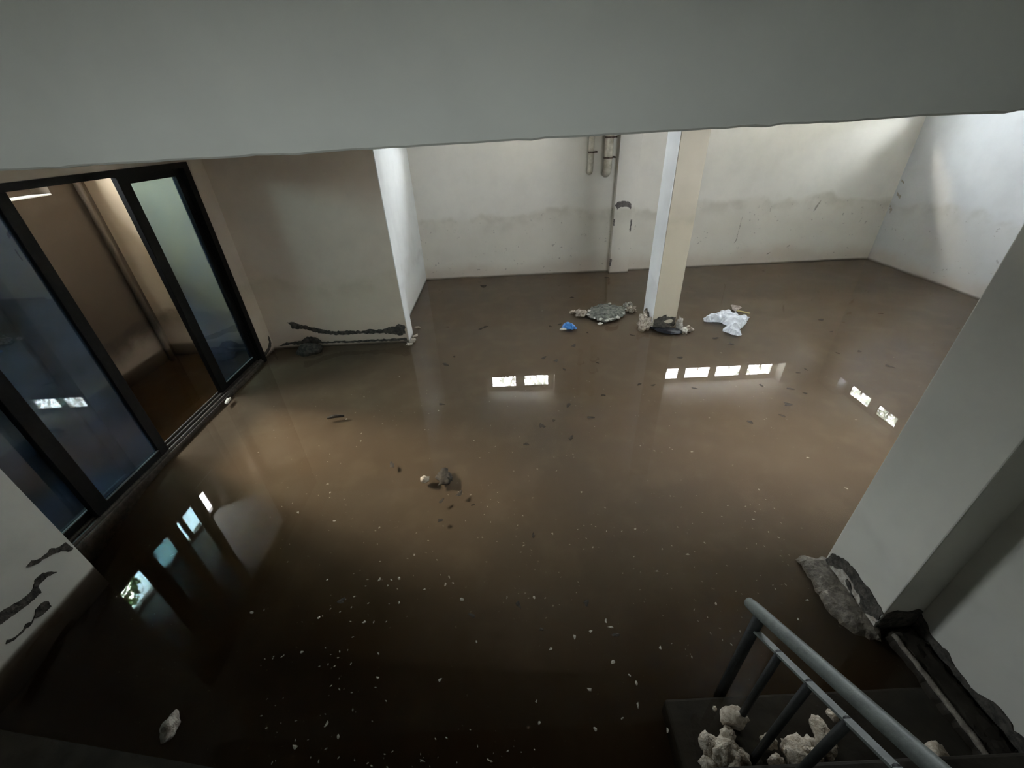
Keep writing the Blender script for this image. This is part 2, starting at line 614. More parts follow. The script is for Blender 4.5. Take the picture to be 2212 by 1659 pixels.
# shallow pilaster on the back wall
pil = boxo('wall_pilaster', M_BACK, None, 1.755, 2.075, 6.93, YB + .01, -.7, ZC, bevel=.004)
tag(pil, 'shallow cream pilaster on the back wall with a grey bare patch', 'pilaster')


# ------------------------------------------------------------------ windows
win_n = 0


def window(axis, a, b, z0, z1, w, out, latch=True):
    """small fixed light: frame, pane and a little latch at the sill"""
    global win_n
    win_n += 1
    e = empty('window_%d' % win_n, kind='structure')
    t, d = .012, .018
    P = (lambda u0, u1, w0, w1, v0, v1: (u0, u1, w0, w1, v0, v1)) if axis == 'y' else (lambda u0, u1, w0, w1, v0, v1: (w0, w1, u0, u1, v0, v1))
    s = 1 if out > 0 else -1
    lo, hi = sorted((w + s * .006, w + s * (.006 + d)))
    bm = bmesh.new()
    holed(bm, (yb if axis == 'y' else xw), (a, b), (z0, z1), lo, hi, [(a + t, b - t, z0 + t, z1 - t)])
    obj('frame', bm, M_WFRAME, e)
    lo, hi = sorted((w + s * .013, w + s * .017))
    boxo('pane', M_GLASS, e, *P(a + t, b - t, lo, hi, z0 + t, z1 - t))
    if latch:
        m = (a + b) / 2
        lo, hi = sorted((w - s * .012, w + s * .02))
        boxo('latch', M_WFRAME, e, *P(m - .007, m + .007, lo, hi, z0 - .004, z0 + .075))
    m = ((a + b) / 2, (z0 + z1) / 2)
    loc = (m[0], w + s * .06, m[1]) if axis == 'y' else (w + s * .06, m[0], m[1])
    portal('daylight_portal', loc, (0, -s, 0) if axis == 'y' else (-s, 0, 0), *((b - a, z1 - z0)))
    return e


for s in back_panes:
    for a, b in s:
        window('y', a, b, PZ0, PZ1, YB + D, 1)
for a, b in right_panes:
    window('x', a, b, RZ0, RZ1, XR + D, 1)
for a, b in front_panes:
    window('y', a, b, PZ0, PZ1, 1.22, -1)
for a, b in far_panes:
    window('x', a, b, 2.10, 2.50, FX - .18, -1, latch=False)
window('y', *REAR_FILL, YREAR - .1, -1, latch=False)  # added fill opening behind the camera

# ------------------------------------------------------------------ broken plaster
pl = lambda X, s: (lambda u, v, w: (X + s * w, u, v))
py = lambda Y, s: (lambda u, v, w: (u, Y + s * w, v))
crack_a = [(1.408, .312), (1.441, .318), (1.463, .295), (1.497, .288), (1.538, .289), (1.562, .265), (1.603, .253), (1.607, .186), (1.591, .191), (1.559, .234), (1.526, .255), (1.485, .271), (1.448, .282), (1.424, .293)]
crack_b = [(1.372, .202), (1.389, .219), (1.436, .215), (1.465, .184), (1.481, .155), (1.437, .177), (1.401, .181), (1.385, .181), (1.369, .135), (1.342, .136), (1.29, .145), (1.234, .158), (1.0, .24), (1.0, .30), (1.212, .224), (1.244, .215), (1.288, .193), (1.334, .185), (1.363, .19)]
crack_c = [(1.136, .072), (1.149, .084), (1.178, .062), (1.214, .056), (1.237, .068), (1.256, .05), (1.288, .066), (1.303, .086), (1.337, .089), (1.361, .067), (1.357, .027), (1.324, .029), (1.3, .035), (1.272, .058), (1.251, .042), (1.223, .048), (1.189, .049), (1.165, .051)]
for i, c in enumerate((crack_a, crack_b, crack_c)):
    patch('exposed_render', c, pl(-2.63, 1), M_EXPO, wsl, 11 + i, .012, .004)
alcove_crack = [(-2.638, .307), (-2.56, .308), (-2.442, .26), (-2.311, .214), (-2.243, .2), (-2.155, .166), (-1.985, .164), (-1.769, .152), (-1.679, .17), (-1.597, .156), (-1.497, .171), (-1.371, .191), (-1.329, .222), (-1.254, .198), (-1.267, .092), (-1.345, .069), (-1.413, .1), (-1.631, .114), (-1.875, .118), (-2.119, .117), (-2.306, .147), (-2.391, .192), (-2.492, .217), (-2.599, .222), (-2.608, .269)]
patch('exposed_render', alcove_crack, py(4.62, -1), M_EXPO, wa, 21, .02, .009)
patch('exposed_render', [(-2.86, .0), (-2.70, .02), (-2.55, .01), (-2.40, .015), (-1.26, .0), (-1.26, .035), (-1.9, .03), (-2.3, .035), (-2.36, .10), (-2.46, .115), (-2.55, .06), (-2.75, .045)], py(4.62, -1), M_EXPO, wa, 22, .025, .006)
patch('exposed_render', [(4.58, .17), (4.60, .125), (4.585, .064), (4.53, .018), (4.44, .0), (4.36, .0), (4.35, .05), (4.42, .035), (4.50, .05), (4.55, .09)], pl(XL, 1), M_EXPO, wl, 23, .015, .005)
rp_dark = [(1.418, .018), (1.4, .098), (1.331, .144), (1.281, .153), (1.238, .153), (1.193, .146), (1.144, .148), (1.111, .14), (1.078, .132), (1.052, .117), (1.052, .059), (1.079, .049), (1.117, .008), (1.155, .022), (1.165, .059), (1.21, .065), (1.255, .087), (1.309, .083), (1.345, .043), (1.399, .005)]
patch('exposed_render', rp_dark, pl(1.75, -1), M_EXPO, rp, 31, .012, .005)
patch('plaster_island', [(1.40, .0), (1.345, .045), (1.309, .083), (1.255, .087), (1.21, .065), (1.165, .059), (1.155, .022), (1.12, .006), (1.08, .045), (1.05, .05), (1.05, -.03), (1.39, -.03)], pl(1.75, -1), M_PLUG, rp, 32, .012, .005)
patch('exposed_render', [(1.265, .07), (1.235, .062), (1.21, .03), (1.18, .02), (1.19, .005), (1.23, .03), (1.27, .05)], pl(1.746, -1), M_EXPO, rp, 33, .01, .004)
patch('exposed_render', [(1.76, -.05), (1.935, -.05), (1.935, .128), (1.90, .15), (1.86, .13), (1.80, .15), (1.76, .12)], py(1.05, -1), M_EXPO, rp, 34, .02, .006)
rw_dark = [(1.049, -.05), (1.049, .11), (.98, .065), (.90, .075), (.827, .045), (.763, .04), (.725, .06), (.692, .09), (.64, .09), (.606, .07), (.564, .09), (.40, .16), (.30, .19), (.30, .0), (.5, -.05)]
patch('exposed_render', rw_dark, pl(1.94, -1), M_EXPO, wsr, 35, .018, .007, relief=.008)
# the column foot and the pilaster patch
patch('exposed_render', [(1.78, .0), (1.778, .103), (1.851, .135), (1.926, .159), (1.939, .131), (2.045, .125), (2.048, .002)], py(4.65, -1), M_EXPO, col, 41, .015, .007)
patch('plaster_island', [(1.90, .075), (1.94, .095), (1.99, .105), (2.015, .085), (2.0, .055), (1.955, .05), (1.92, .06)], py(4.645, -1), M_COL, col, 42, .012, .003, relief=0)
patch('bare_patch', [(1.756, 1.05), (1.79, 1.10), (1.876, 1.115), (1.97, 1.10), (2.01, 1.065), (2.015, .985), (1.98, 1.015), (1.93, 1.03), (1.84, 1.025), (1.795, .99), (1.78, 1.02)], py(6.93, -1), M_EXPO2, pil, 43, .015, .005)
for y0, z0, w, h, sd in ((1.765, .80, .012, .05, 44), (2.04, .74, .012, .09, 45), (1.762, .16, .015, .06, 46)):
    patch('bare_patch', [(y0 - w, z0 - h), (y0 + w, z0 - h), (y0 + w, z0 + h), (y0 - w, z0 + h)], py(6.93, -1), M_EXPO2, pil, sd, .015, .006)
for (u, v, w, h), sd in zip(((5.08, .88, .04, .08), (3.88, .38, .02, .03), (3.89, .58, .006, .2), (4.5, .15, .03, .02)), range(50, 60)):
    patch('damp_scar', [(u - w, v - h), (u, v - h * .6), (u + w * .3, v), (u + w, v + h), (u + w * .4, v + h * .9), (u - w * .5, v)], py(YB, -1), M_DAMP, wb, sd, .02, .008, thick=.003)
for (u, v, w, h), sd in zip(((6.99, 1.19, .03, .03), (6.96, 1.0, .05, .045), (7.0, .79, .03, .06)), range(60, 70)):
    patch('damp_scar', [(u - w, v - h), (u, v - h * .3), (u + w * .6, v - h * .2), (u + w, v + h), (u, v + h * .4), (u - w, v + h * .1)], pl(XR, -1), M_DAMP, wr, sd, .02, .012, thick=.003)

# ledges of broken mortar at the foot of the pillar and of the stair wall
ledge = [(1.72, 1.45), (1.66, 1.48), (1.61, 1.45), (1.62, 1.37), (1.60, 1.256), (1.60, 1.127), (1.65, 1.03), (1.75, .99), (1.80, 1.06), (1.80, 1.40), (1.77, 1.46)]
bm = sheet_bm(ledge, lambda u, v, d: (u, v, -.02 + min(d, .03) * 1.2 + .012 * noise.noise((u * 14, v * 14, 2))), .02, .008, 71)
obj('mortar_ledge', bm, M_PINK, rp)
ledge2 = [(1.77, 1.0), (1.79, .86), (1.775, .75), (1.79, .62), (1.78, .50), (1.79, .40), (1.945, .40), (1.945, 1.05), (1.85, 1.05)]
bm = sheet_bm(ledge2, lambda u, v, d: (u, v, -.02 + min(d, .03) * 1.6 + .012 * noise.noise((u * 18, v * 18, 4))), .02, .006, 72)
obj('mortar_ledge', bm, M_CONC, wsr)
bm = bmesh.new()
tube(bm, [(1.80 + .008 * noise.noise((i * .9, 0, 0)), 1.0 - i * .03, .024 + .004 * noise.noise((i * .7, 3, 0))) for i in range(17)], [.012 + .004 * noise.noise((i * 1.3, 5, 0)) for i in range(17)], 8)
obj('mortar_edge', bm, M_PINK, wsr, smooth=True)

# ------------------------------------------------------------------ stairs and landing
st = empty('concrete_stairs', 'dark wet concrete steps going down into the water beside the pillar', 'stairs')
for k, (z, y0, y1) in enumerate(((-.36, 1.08, 1.36), (-.19, .80, 1.08), (-.02, .52, .80), (.15, .24, .52), (.32, -.04, .24), (.45, -.32, -.04))):
    bm = bmesh.new()
    box(bm, .62, 1.935, y0, y1, -.7, z)
    obj('step', bm, M_CONC, st, bevel=.012)
land = [(-2.63, .75), (-1.88, .635), (-1.03, .50), (-.5, .43), (.62, .39), (.62, YREAR), (-2.63, YREAR)]
bm = bmesh.new()
a = [bm.verts.new((x, y, .45)) for x, y in land]
b = [bm.verts.new((x, y, -.7)) for x, y in land]
bm.faces.new(a)
bm.faces.new(b)
for i in range(len(land)):
    j = (i + 1) % len(land)
    bm.faces.new([a[i], a[j], b[j], b[i]])
tag(obj('stair_landing', bm, M_CONC), 'dark concrete landing edge at the bottom left corner', 'landing')
bm = bmesh.new()
box(bm, .62, 1.935, YREAR, -.32, -.4, .45)
obj('upper_landing', bm, M_CONC, st)

hr = empty('stair_handrail', 'grey green metal handrail sloping down over the wet steps', 'handrail')
rz = lambda y: .56 + .66 * (.89 - y)
bm = bmesh.new()
pts = [(.9, .905, rz(.905) - .012), (.9, .895, rz(.895)), (.9, .86, rz(.86))] + [(.9, .86 - .1 * i, rz(.86 - .1 * i)) for i in range(1, 14)]
tube(bm, pts, [.012, .021, .024] + [.024] * 13, 18)
obj('top_rail', bm, M_RAIL, hr, smooth=True)
lz = lambda y: rz(y) - .105
bm = bmesh.new()
for y0, y1 in ((.84, -.45),):
    v = [bm.verts.new((x, y, lz(y) + dz)) for x in (.888, .912) for y in (y0, y1) for dz in (-.008, .004)]
    for f in ((0, 1, 3, 2), (4, 6, 7, 5), (0, 4, 5, 1), (2, 3, 7, 6), (0, 2, 6, 4), (1, 5, 7, 3)):
        bm.faces.new([v[i] for i in f])
obj('lower_bar', bm, M_RAIL, hr)
bm = bmesh.new()
tube(bm, [(.9, .83, -.2), (.9, .83, rz(.83) - .01)], .021, 14)
obj('post', bm, M_RAILD, hr, smooth=True)
for y in (.70, .575, .45, .325, .2, .075, -.05, -.175):
    bm = bmesh.new()
    zb = -.02 if y > .52 else .15 if y > .24 else .32 if y > -.04 else .45
    tube(bm, [(.9, y, zb - .02), (.9, y, lz(y))], .014, 10)
    obj('baluster', bm, M_RAILD, hr, smooth=True)

# ------------------------------------------------------------------ sliding glass door
dr = empty('door_1', kind='structure')
boxo('head', M_BLACK, dr, -2.99, -2.86, 1.60, 4.33, 1.985, 2.03)
boxo('jamb', M_BLACK, dr, -2.99, -2.86, 4.255, 4.33, -.3, 1.985)
boxo('jamb', M_BLACK, dr, -2.99, -2.86, 1.60, 1.66, -.3, 1.985)
tr = boxo('track', M_TRACK, dr, -3.0, -2.85, 1.66, 4.255, -.3, .012, bevel=.004)
for x in (-2.975, -2.925, -2.875):
    boxo('track_rib', M_TRACK, tr, x - .006, x + .006, 1.66, 4.255, .01, .03)


def leaf(label, y0, y1, x, ws=(.09, .09)):
    e = empty('sliding_door_leaf', label, 'door leaf')
    z0, z1 = .03, 1.985
    boxo('stile', M_BLACK, e, x - .022, x + .022, y0, y0 + ws[0], z0, z1, bevel=.003)
    boxo('stile', M_BLACK, e, x - .022, x + .022, y1 - ws[1], y1, z0, z1, bevel=.003)
    boxo('bottom_rail', M_BLACK, e, x - .02, x + .02, y0 + ws[0], y1 - ws[1], z0, z0 + .055, bevel=.003)
    boxo('top_rail', M_BLACK, e, x - .02, x + .02, y0 + ws[0], y1 - ws[1], z1 - .06, z1, bevel=.003)
    boxo('pane', M_DGLASS, e, x - .003, x + .003, y0 + ws[0], y1 - ws[1], z0 + .055, z1 - .06)
    boxo('pane_bead', M_RAIL, e, x + .012, x + .024, y0 + ws[0], y1 - ws[1], z0 + .055, z0 + .062)
    return e


leaf('tinted glass door leaf half hidden behind the left stair wall', 1.665, 2.43, -2.955)
leaf('tinted glass door leaf left of the open doorway, overlapping another leaf', 1.985, 2.69, -2.895, (.10, .085))
leaf('narrow tinted glass door leaf right of the open doorway', 3.54, 4.255, -2.93, (.11, .07))

# pipe running down the corner of the side room
bm = bmesh.new()
tube(bm, [(FX + .06, 4.72, -.3), (FX + .06, 4.72, 1.2), (FX + .06, 4.72, ZC)], .032, 14)
pp = obj('wall_pipe', bm, M_FAR, None, smooth=True)
tag(pp, 'tan painted pipe down the wall of the side room behind the open door', 'pipe')


# drain pipes bending into the back wall
def drain(label, x, r, zend, clamps):
    e = empty('drain_pipe', label, 'pipe')
    yy = YB - r - .03
    path = [(x, yy, ZC - .005), (x, yy, zend + r * 1.6)]
    for i in range(1, 7):
        a = i / 6 * math.pi / 2
        path.append((x, yy + (1 - math.cos(a)) * r * 1.5, zend + r * 1.6 - math.sin(a) * r * 1.5))
    path.append((x, YB + .02, path[-1][2]))
    bm = bmesh.new()
    tube(bm, path, r, 18)
    obj('pipe_body', bm, M_PIPE, e, smooth=True)
    for z in clamps:
        bm = bmesh.new()
        tube(bm, [(x, yy, z - .012), (x, yy, z + .012)], r + .006, 18)
        box(bm, x - .01, x + r + .05, yy - .006, yy + .006, z - .01, z + .01)
        box(bm, x + r + .03, x + r + .05, yy - .006, YB, z - .01, z + .01)
        obj('clamp', bm, M_CLAMP, e)
    return e


drain('thinner cream drain pipe ending in a bend on the back wall', 1.345, .042, 1.53, (1.80,))
drain('thicker cream drain pipe with rusty clamps beside the pilaster', 1.60, .062, 1.50, (1.98, 1.72))

# ------------------------------------------------------------------ debris on the water
raft_o = [(1.059, 5.163), (1.096, 5.233), (1.158, 5.353), (1.25, 5.421), (1.417, 5.453), (1.46, 5.38), (1.53, 5.345), (1.578, 5.3), (1.603, 5.245), (1.568, 5.149), (1.505, 5.012), (1.433, 4.95), (1.322, 4.872), (1.242, 4.837), (1.18, 4.889), (1.135, 4.94), (1.071, 4.994), (1.047, 5.068)]
bm = sheet_bm(raft_o, lambda u, v, d: (u, v, .006 + min(d, .06) * .5 + .035 * abs(noise.noise((u * 16, v * 12, 1)))), .022, .01, 81)
raft = obj('scum_raft', bm, M_RAFT, None, solid=.01)
tag(raft, 'flat grey raft of matted scum floating left of the column', 'debris')
for i, (x, y) in enumerate([(1.153, 5.328), (1.092, 5.209), (1.058, 5.078), (1.119, 4.953), (1.195, 4.921), (1.255, 4.857), (1.339, 4.904), (1.413, 4.941), (1.521, 5.058), (1.581, 5.198), (1.572, 5.275), (1.204, 5.145), (1.273, 5.198), (1.488, 5.135), (1.462, 5.225), (1.421, 5.425), (1.22, 5.05), (1.30, 4.89)]):
    k = .010 + .016 * ((i * 37) % 10) / 10
    blob('foam_clot', (x, y, .028), (k * 1.5, k * 1.2, k * .6), i + 3, M_FOAM, raft, i * 1.1, 2, .7)

bag_o = [(2.477, 4.822), (2.552, 4.901), (2.676, 4.958), (2.788, 5.017), (2.872, 5.044), (2.915, 4.983), (2.909, 4.911), (3.007, 4.854), (3.058, 4.804), (2.93, 4.633), (2.824, 4.516), (2.763, 4.46), (2.724, 4.328), (2.667, 4.291), (2.617, 4.333), (2.592, 4.388), (2.55, 4.438), (2.604, 4.525), (2.67, 4.582), (2.636, 4.684), (2.579, 4.707), (2.507, 4.716), (2.456, 4.739)]
bm = sheet_bm(bag_o, lambda u, v, d: (u, v, .004 + min(d, .08) * .45 + .055 * (1 - abs(noise.noise((u * 9, v * 6, 9)) * 2.2)) * min(1, d / .05) * .6), .02, .006, 82)
bag = obj('plastic_bag', bm, M_BAG, None, solid=.003)
tag(bag, 'crumpled white plastic bag floating right of the column', 'bag')
bm = sheet_bm([(3.016, 5.209), (3.053, 5.195), (3.113, 5.167), (3.114, 5.118), (3.013, 5.008), (2.966, 4.986), (2.962, 5.052)], lambda u, v, d: (u, v, .008 + d * .5 + .01 * noise.noise((u * 30, v * 30, 0))), .02, .006, 83)
tag(obj('cardboard_scrap', bm, M_TAN, None, solid=.006), 'tan soggy scrap floating just behind the white plastic bag', 'debris')
bm = bmesh.new()
tube(bm, [(2.95, 4.925, .05), (3.03, 4.92, .03), (3.12, 4.912, .008)], .009, 8)
tag(obj('yellow_stick', bm, M_YEL, None, smooth=True), 'thin yellow stick poking out behind the white bag', 'stick')

e = empty('blue_wrapper', 'small crumpled blue wrapper floating on the water', 'wrapper')
bm = sheet_bm([(.655, 4.74), (.70, 4.86), (.76, 4.875), (.835, 4.80), (.85, 4.70), (.74, 4.70)], lambda u, v, d: (u, v, .004 + min(d, .05) * 1.1 + .012 * noise.noise((u * 40, v * 30, 3))), .014, .004, 84)
obj('wrapper_sheet', bm, M_BLUE, e, solid=.003)
blob('white_corner', (.675, 4.715, .006), (.045, .03, .012), 5, M_WHITE, e, .3, 2)

# lumps round the raft and the column foot
lumps = [
    ((.98, 5.165, .015), (.085, .06, .045), 'brown and white lump floating at the left end of the scum raft', M_LUMP),
    ((.875, 5.25, .004), (.05, .03, .018), 'small brown scrap left of the lump beside the scum raft', M_LUMP),
    ((1.63, 5.37, .01), (.045, .035, .03), 'pale clot at the far right end of the scum raft', M_FOAM),
    ((1.70, 5.42, .01), (.04, .03, .025), 'pale clot farthest right behind the scum raft', M_FOAM),
    ((1.67, 5.22, .012), (.06, .05, .045), 'pale brown lump between the scum raft and the column', M_LUMP),
    ((1.16, 4.815, .006), (.03, .022, .012), 'small white scrap at the near edge of the scum raft', M_WHITE),
    ((1.68, 4.69, .03), (.075, .085, .11), 'tall crumbling plaster lump leaning on the left foot of the column', M_LUMP),
    ((1.735, 4.82, .03), (.04, .06, .12), 'narrow plaster lump against the left side of the column', M_LUMP),
    ((2.085, 4.60, .03), (.035, .04, .10), 'white plaster slab leaning on the right foot of the column', M_FOAM),
    ((2.11, 4.50, .012), (.03, .05, .035), 'white plaster crumb in front of the right column foot', M_WHITE),
    ((2.175, 4.53, .012), (.045, .045, .035), 'pale chunk farthest right at the column foot', M_LUMP),
]
for i, (l, s, lab, m) in enumerate(lumps):
    o = blob('plaster_lump', l, s, 30 + i, m, None, i * .7, 3, .75, 3.0)
    tag(o, lab, 'lump', 'lumps round the column foot')
bm = sheet_bm([(1.74, 4.655), (1.944, 4.615), (2.073, 4.56), (2.062, 4.428), (1.924, 4.423), (1.80, 4.52)], lambda u, v, d: (u, v, .004 + min(d, .03) * .5 + .008 * noise.noise((u * 12, v * 20, 0))), .02, .006, 85)
tag(obj('black_plastic_sheet', bm, M_SHEET, None, solid=.004), 'black plastic sheet floating in front of the column foot', 'sheet')

# things by the alcove
o = blob('sunken_bundle', (-2.40, 4.48, .0), (.15, .10, .09), 77, M_EXPO, None, .1, 3, .35)
tag(o, 'dark half-sunken bundle at the foot of the alcove wall', 'debris')
bits = [((-1.19, 4.98, .006), (.035, .02, .012), 'white plaster bit farthest from the camera near the alcove wall end'), ((-1.175, 4.72, .008), (.05, .018, .012), 'white plaster sliver beside the alcove wall end'), ((-1.19, 4.58, .008), (.045, .04, .022), 'crumbled white plaster at the corner of the alcove wall'), ((-1.21, 4.50, .006), (.04, .03, .014), 'pale plaster crumb nearest the camera at the alcove corner')]
for i, (l, s, lab) in enumerate(bits):
    tag(blob('plaster_bit', l, s, 90 + i, M_CHUNK, None, i, 2, .7), lab, 'debris', 'plaster bits at the alcove corner')
tag(blob('white_scrap', (-2.80, 3.42, .012), (.022, .05, .012), 96, M_WHITE, None, .1, 2, .6), 'white scrap lying against the door track', 'scrap')
o = blob('white_block', (-1.58, .775, .012), (.03, .048, .032), 97, M_PLUG, None, .2, 3, .5)
tag(o, 'pale block floating in the dark bottom left of the water', 'debris')
o = blob('dark_clump', (-.535, 2.235, .002), (.055, .07, .014), 98, M_LEAF, None, .4, 3, .8, 3)
tag(o, 'ragged dark clump floating in the middle of the water', 'debris')
o = blob('pink_pebble', (-.675, 2.215, .012), (.033, .033, .024), 99, M_CHUNK, None, .4, 2, .4)
tag(o, 'small pinkish lump floating left of the dark clump', 'debris')
bm = bmesh.new()
tube(bm, [(-1.69, 3.055, .006), (-1.62, 3.07, .012), (-1.545, 3.075, .006)], [.012, .017, .011], 8)
tag(obj('dark_stick', bm, M_LEAF, None, smooth=True), 'short dark stick floating left of the lit water', 'stick')

# dark leaves
leaf_xy = [(-.384, 6.5), (1.642, 6.644), (.956, 5.803), (-.792, 4.957), (-.299, 4.908), (-.362, 4.849), (.528, 4.824), (.655, 4.875), (.958, 4.588), (1.47, 4.46), (.738, 4.255), (.365, 3.995), (.497, 3.919), (.923, 3.835), (-.634, 4.134), (-.714, 3.96), (-.672, 3.196), (.513, 3.086), (.857, 3.212), (.67, 2.878), (.239, 2.8), (.466, 2.615), (1.367, 3.343), (1.249, 3.377), (.349, 2.862), (.564, 3.723), (1.821, 3.858), (4.682, 4.736), (3.854, 4.628), (2.383, 4.274), (2.493, 4.111), (3.477, 3.798), (3.718, 3.807), (3.756, 4.299), (1.732, 3.261), (2.373, 3.256), (2.438, 2.93), (2.3, 2.771), (1.989, 2.704), (2.957, 3.506), (3.774, 3.486), (2.838, 3.445), (2.688, 3.089), (2.595, 3.172), (.099, 2.563), (-.958, 2.398), (-.407, 2.063), (-.53, 2.004), (-.515, 1.84), (-.308, 1.957), (-1.005, 1.319), (.091, 1.685), (-.023, 1.254), (-.267, 1.203), (.092, 1.115), (.468, 1.073), (.348, 1.245)]
RL = random.Random(5)
LEAF_LABEL = {
    (-.384, 6.5): 'largest dark scum patch floating near the back wall',
    (1.642, 6.644): 'dark leaf scrap floating in front of the pilaster',
    (.468, 1.073): 'dark oval leaf scrap floating left of the handrail end',
    (4.682, 4.736): 'dark leaf scrap floating closest to the right wall',
    (-1.005, 1.319): 'lone dark leaf scrap floating at the edge of the deep dark water on the left',
    (.655, 4.875): 'dark leaf scrap touching the left side of the blue wrapper',
    (-.792, 4.957): 'dark leaf scrap floating to the right of the alcove corner',
}


def leaf_mesh(i):
    rng = random.Random(100 + i)
    bm = bmesh.new()
    n = 9
    c = bm.verts.new((0, 0, .35))
    ring = []
    for k in range(n):
        a = 2 * math.pi * k / n
        r = rng.uniform(.45, 1.0) * (1.0 if k % 3 else 1.25)
        ring.append(bm.verts.new((math.cos(a) * r * 1.4, math.sin(a) * r * .75, rng.uniform(.05, .3))))
    for k in range(n):
        bm.faces.new([c, ring[k], ring[(k + 1) % n]])
    low = bm.verts.new((0, 0, -.05))
    for k in range(n):
        bm.faces.new([low, ring[(k + 1) % n], ring[k]])
    me = bpy.data.meshes.new('leaf_bit')
    bmesh.ops.recalc_face_normals(bm, faces=bm.faces)
    bm.to_mesh(me)
    bm.free()
    return me


LM = [leaf_mesh(i) for i in range(6)]
for m in LM:
    m.materials.append(M_LEAF)
FM = [leaf_mesh(20 + i) for i in range(6)]
for m in FM:
    m.materials.append(M_FLECK)
for i, (x, y) in enumerate(leaf_xy):
    o = bpy.data.objects.new('floating_leaf', LM[i % 6])
    C.objects.link(o)
    k = RL.uniform(.020, .040) * (1.0 if y > 2 else .6)
    if i == 0:
        k = .075
    if (x, y) == (.468, 1.073):
        k = .02
    o.scale = (k, k, .010)
    o.rotation_euler.z = RL.uniform(0, 6.28)
    o.location = (x, y, .0005)
    tag(o, LEAF_LABEL.get((x, y), 'small dark leaf scrap floating on the brown water'), 'leaf', 'dark leaf scraps on the water')
fleck_xy = [(-1.399, 2.226), (-1.349, 2.137), (-1.335, 2.091), (-1.226, 2.067), (-1.195, 2.012), (-1.512, 1.97), (-1.229, 1.879), (-.911, 1.804), (-.644, 1.589), (-1.126, 1.453), (-.891, 1.441), (-.818, 1.439), (-.749, 1.431), (-.762, 1.398), (-.705, 1.44), (-.677, 1.294), (-1.314, 2.811), (-1.289, 2.708), (-.333, 2.645), (.16, 2.277), (.451, 2.026), (-.231, 1.691), (.027, 1.619), (.007, 1.572), (-.082, 1.294), (.067, 1.285), (.212, 1.694), (.445, 1.582), (-.415, 1.433), (-.39, 1.395), (-.431, 1.388), (-.328, 1.294), (-.548, 1.364), (-.24, 1.071), (.449, 1.11), (.256, 1.074), (.429, 1.142), (.419, .949), (.288, .842), (.507, .857), (.49, .774), (.042, .805), (.59, .68), (.048, .725), (.342, 1.095), (1.029, 1.204), (.902, 1.177), (.665, 1.001), (.409, .728), (.284, .697), (.129, 1.021), (.485, .89), (-.642, .836), (-.703, .931), (-.727, 1.039), (-1.116, 1.063), (-.404, .91), (-.819, .714), (-.444, .619), (-.992, .684), (-.885, .76), (-1.094, 1.234), (-.842, 1.197), (-1.478, 1.278), (1.088, 2.414), (1.365, 2.382), (1.308, 2.71), (.739, 1.702), (1.502, 1.729), (1.582, 1.588), (1.466, 1.53), (2.255, 1.945), (2.185, 2.258), (1.668, 1.973), (.993, 1.503), (1.126, 1.577), (.779, 1.406), (1.513, 1.199), (1.406, 1.105), (-1.178, 3.745), (-1.449, 3.384), (-1.268, 3.054), (-2.117, 2.916), (-1.514, 3.029), (-1.46, 3.124), (-.684, 3.092), (.409, 2.997), (.798, 6.182), (.47, 5.346), (2.298, 3.919), (2.469, 3.69), (3.96, 3.652), (2.117, 3.351)]
for i, (x, y) in enumerate(fleck_xy):
    o = bpy.data.objects.new('white_fleck', FM[i % 6])
    C.objects.link(o)
    k = RL.uniform(.005, .0105) * (1.0 if y > 1.3 else 1.15)
    o.scale = (k, k, .006)
    o.rotation_euler.z = RL.uniform(0, 6.28)
    o.location = (x, y, .0005)
    tag(o, 'tiny pale plaster fleck floating on the brown water', 'fleck', 'pale plaster flecks on the water')
# specks too many to count
bm = bmesh.new()
for i in range(900):
    y = .5 + 3.0 * RL.random() ** 1.9
    x = RL.uniform(-1.3, 1.4) * (.6 + .4 * y)
    if x > .55 and y < .95:
        continue
    n = noise.noise((x * 1.6, y * 1.6, 7))
    if n < -.1:
        continue
    k = RL.uniform(.0015, .0045)
    a = RL.uniform(0, 3.14)
    v = [bm.verts.new((x + math.cos(a + t) * k * (1.8 if q % 2 else .8), y + math.sin(a + t) * k * (1.8 if q % 2 else .8), .0012)) for q, t in enumerate((0, 1.57, 3.14, 4.71))]
    bm.faces.new(v)
tag(obj('floating_specks', bm, M_FLECK), 'scattered fine pale specks floating over the near water', 'specks', kind='stuff')

# plaster rubble on the step
rub = [((.874, .704), .045, 'largest round pale chunk standing beside the handrail post'), ((.825, .646), .03, None), ((.731, .619), .036, 'pale chunk at the far left end of the heap left of the handrail'), ((.794, .627), .02, None), ((.778, .591), .045, 'largest pale chunk in the heap left of the handrail'), ((.793, .558), .04, None), ((.704, .555), .028, None), ((.737, .557), .024, None), ((.826, .557), .022, None), ((.824, .605), .026, None), ((.981, .621), .027, 'single pale chunk lying between two balusters'), ((1.055, .597), .034, None), ((1.098, .598), .034, None), ((1.146, .603), .028, None), ((1.206, .628), .045, 'long upright pale chunk right of the last baluster'), ((1.2, .572), .02, None), ((1.062, .567), .045, 'broadest pale chunk in the heap under the handrail'), ((1.107, .565), .04, None), ((.972, .555), .028, None), ((.818, .746), .009, 'tiny pale crumb beside the handrail post'), ((.847, .575), .03, None), ((.733, .599), .026, None), ((1.61, .56), .034, 'pale chunk lying near the stair wall at the bottom right'), ((1.30, .70), .02, 'small pale chunk lying alone right of the long upright chunk')]
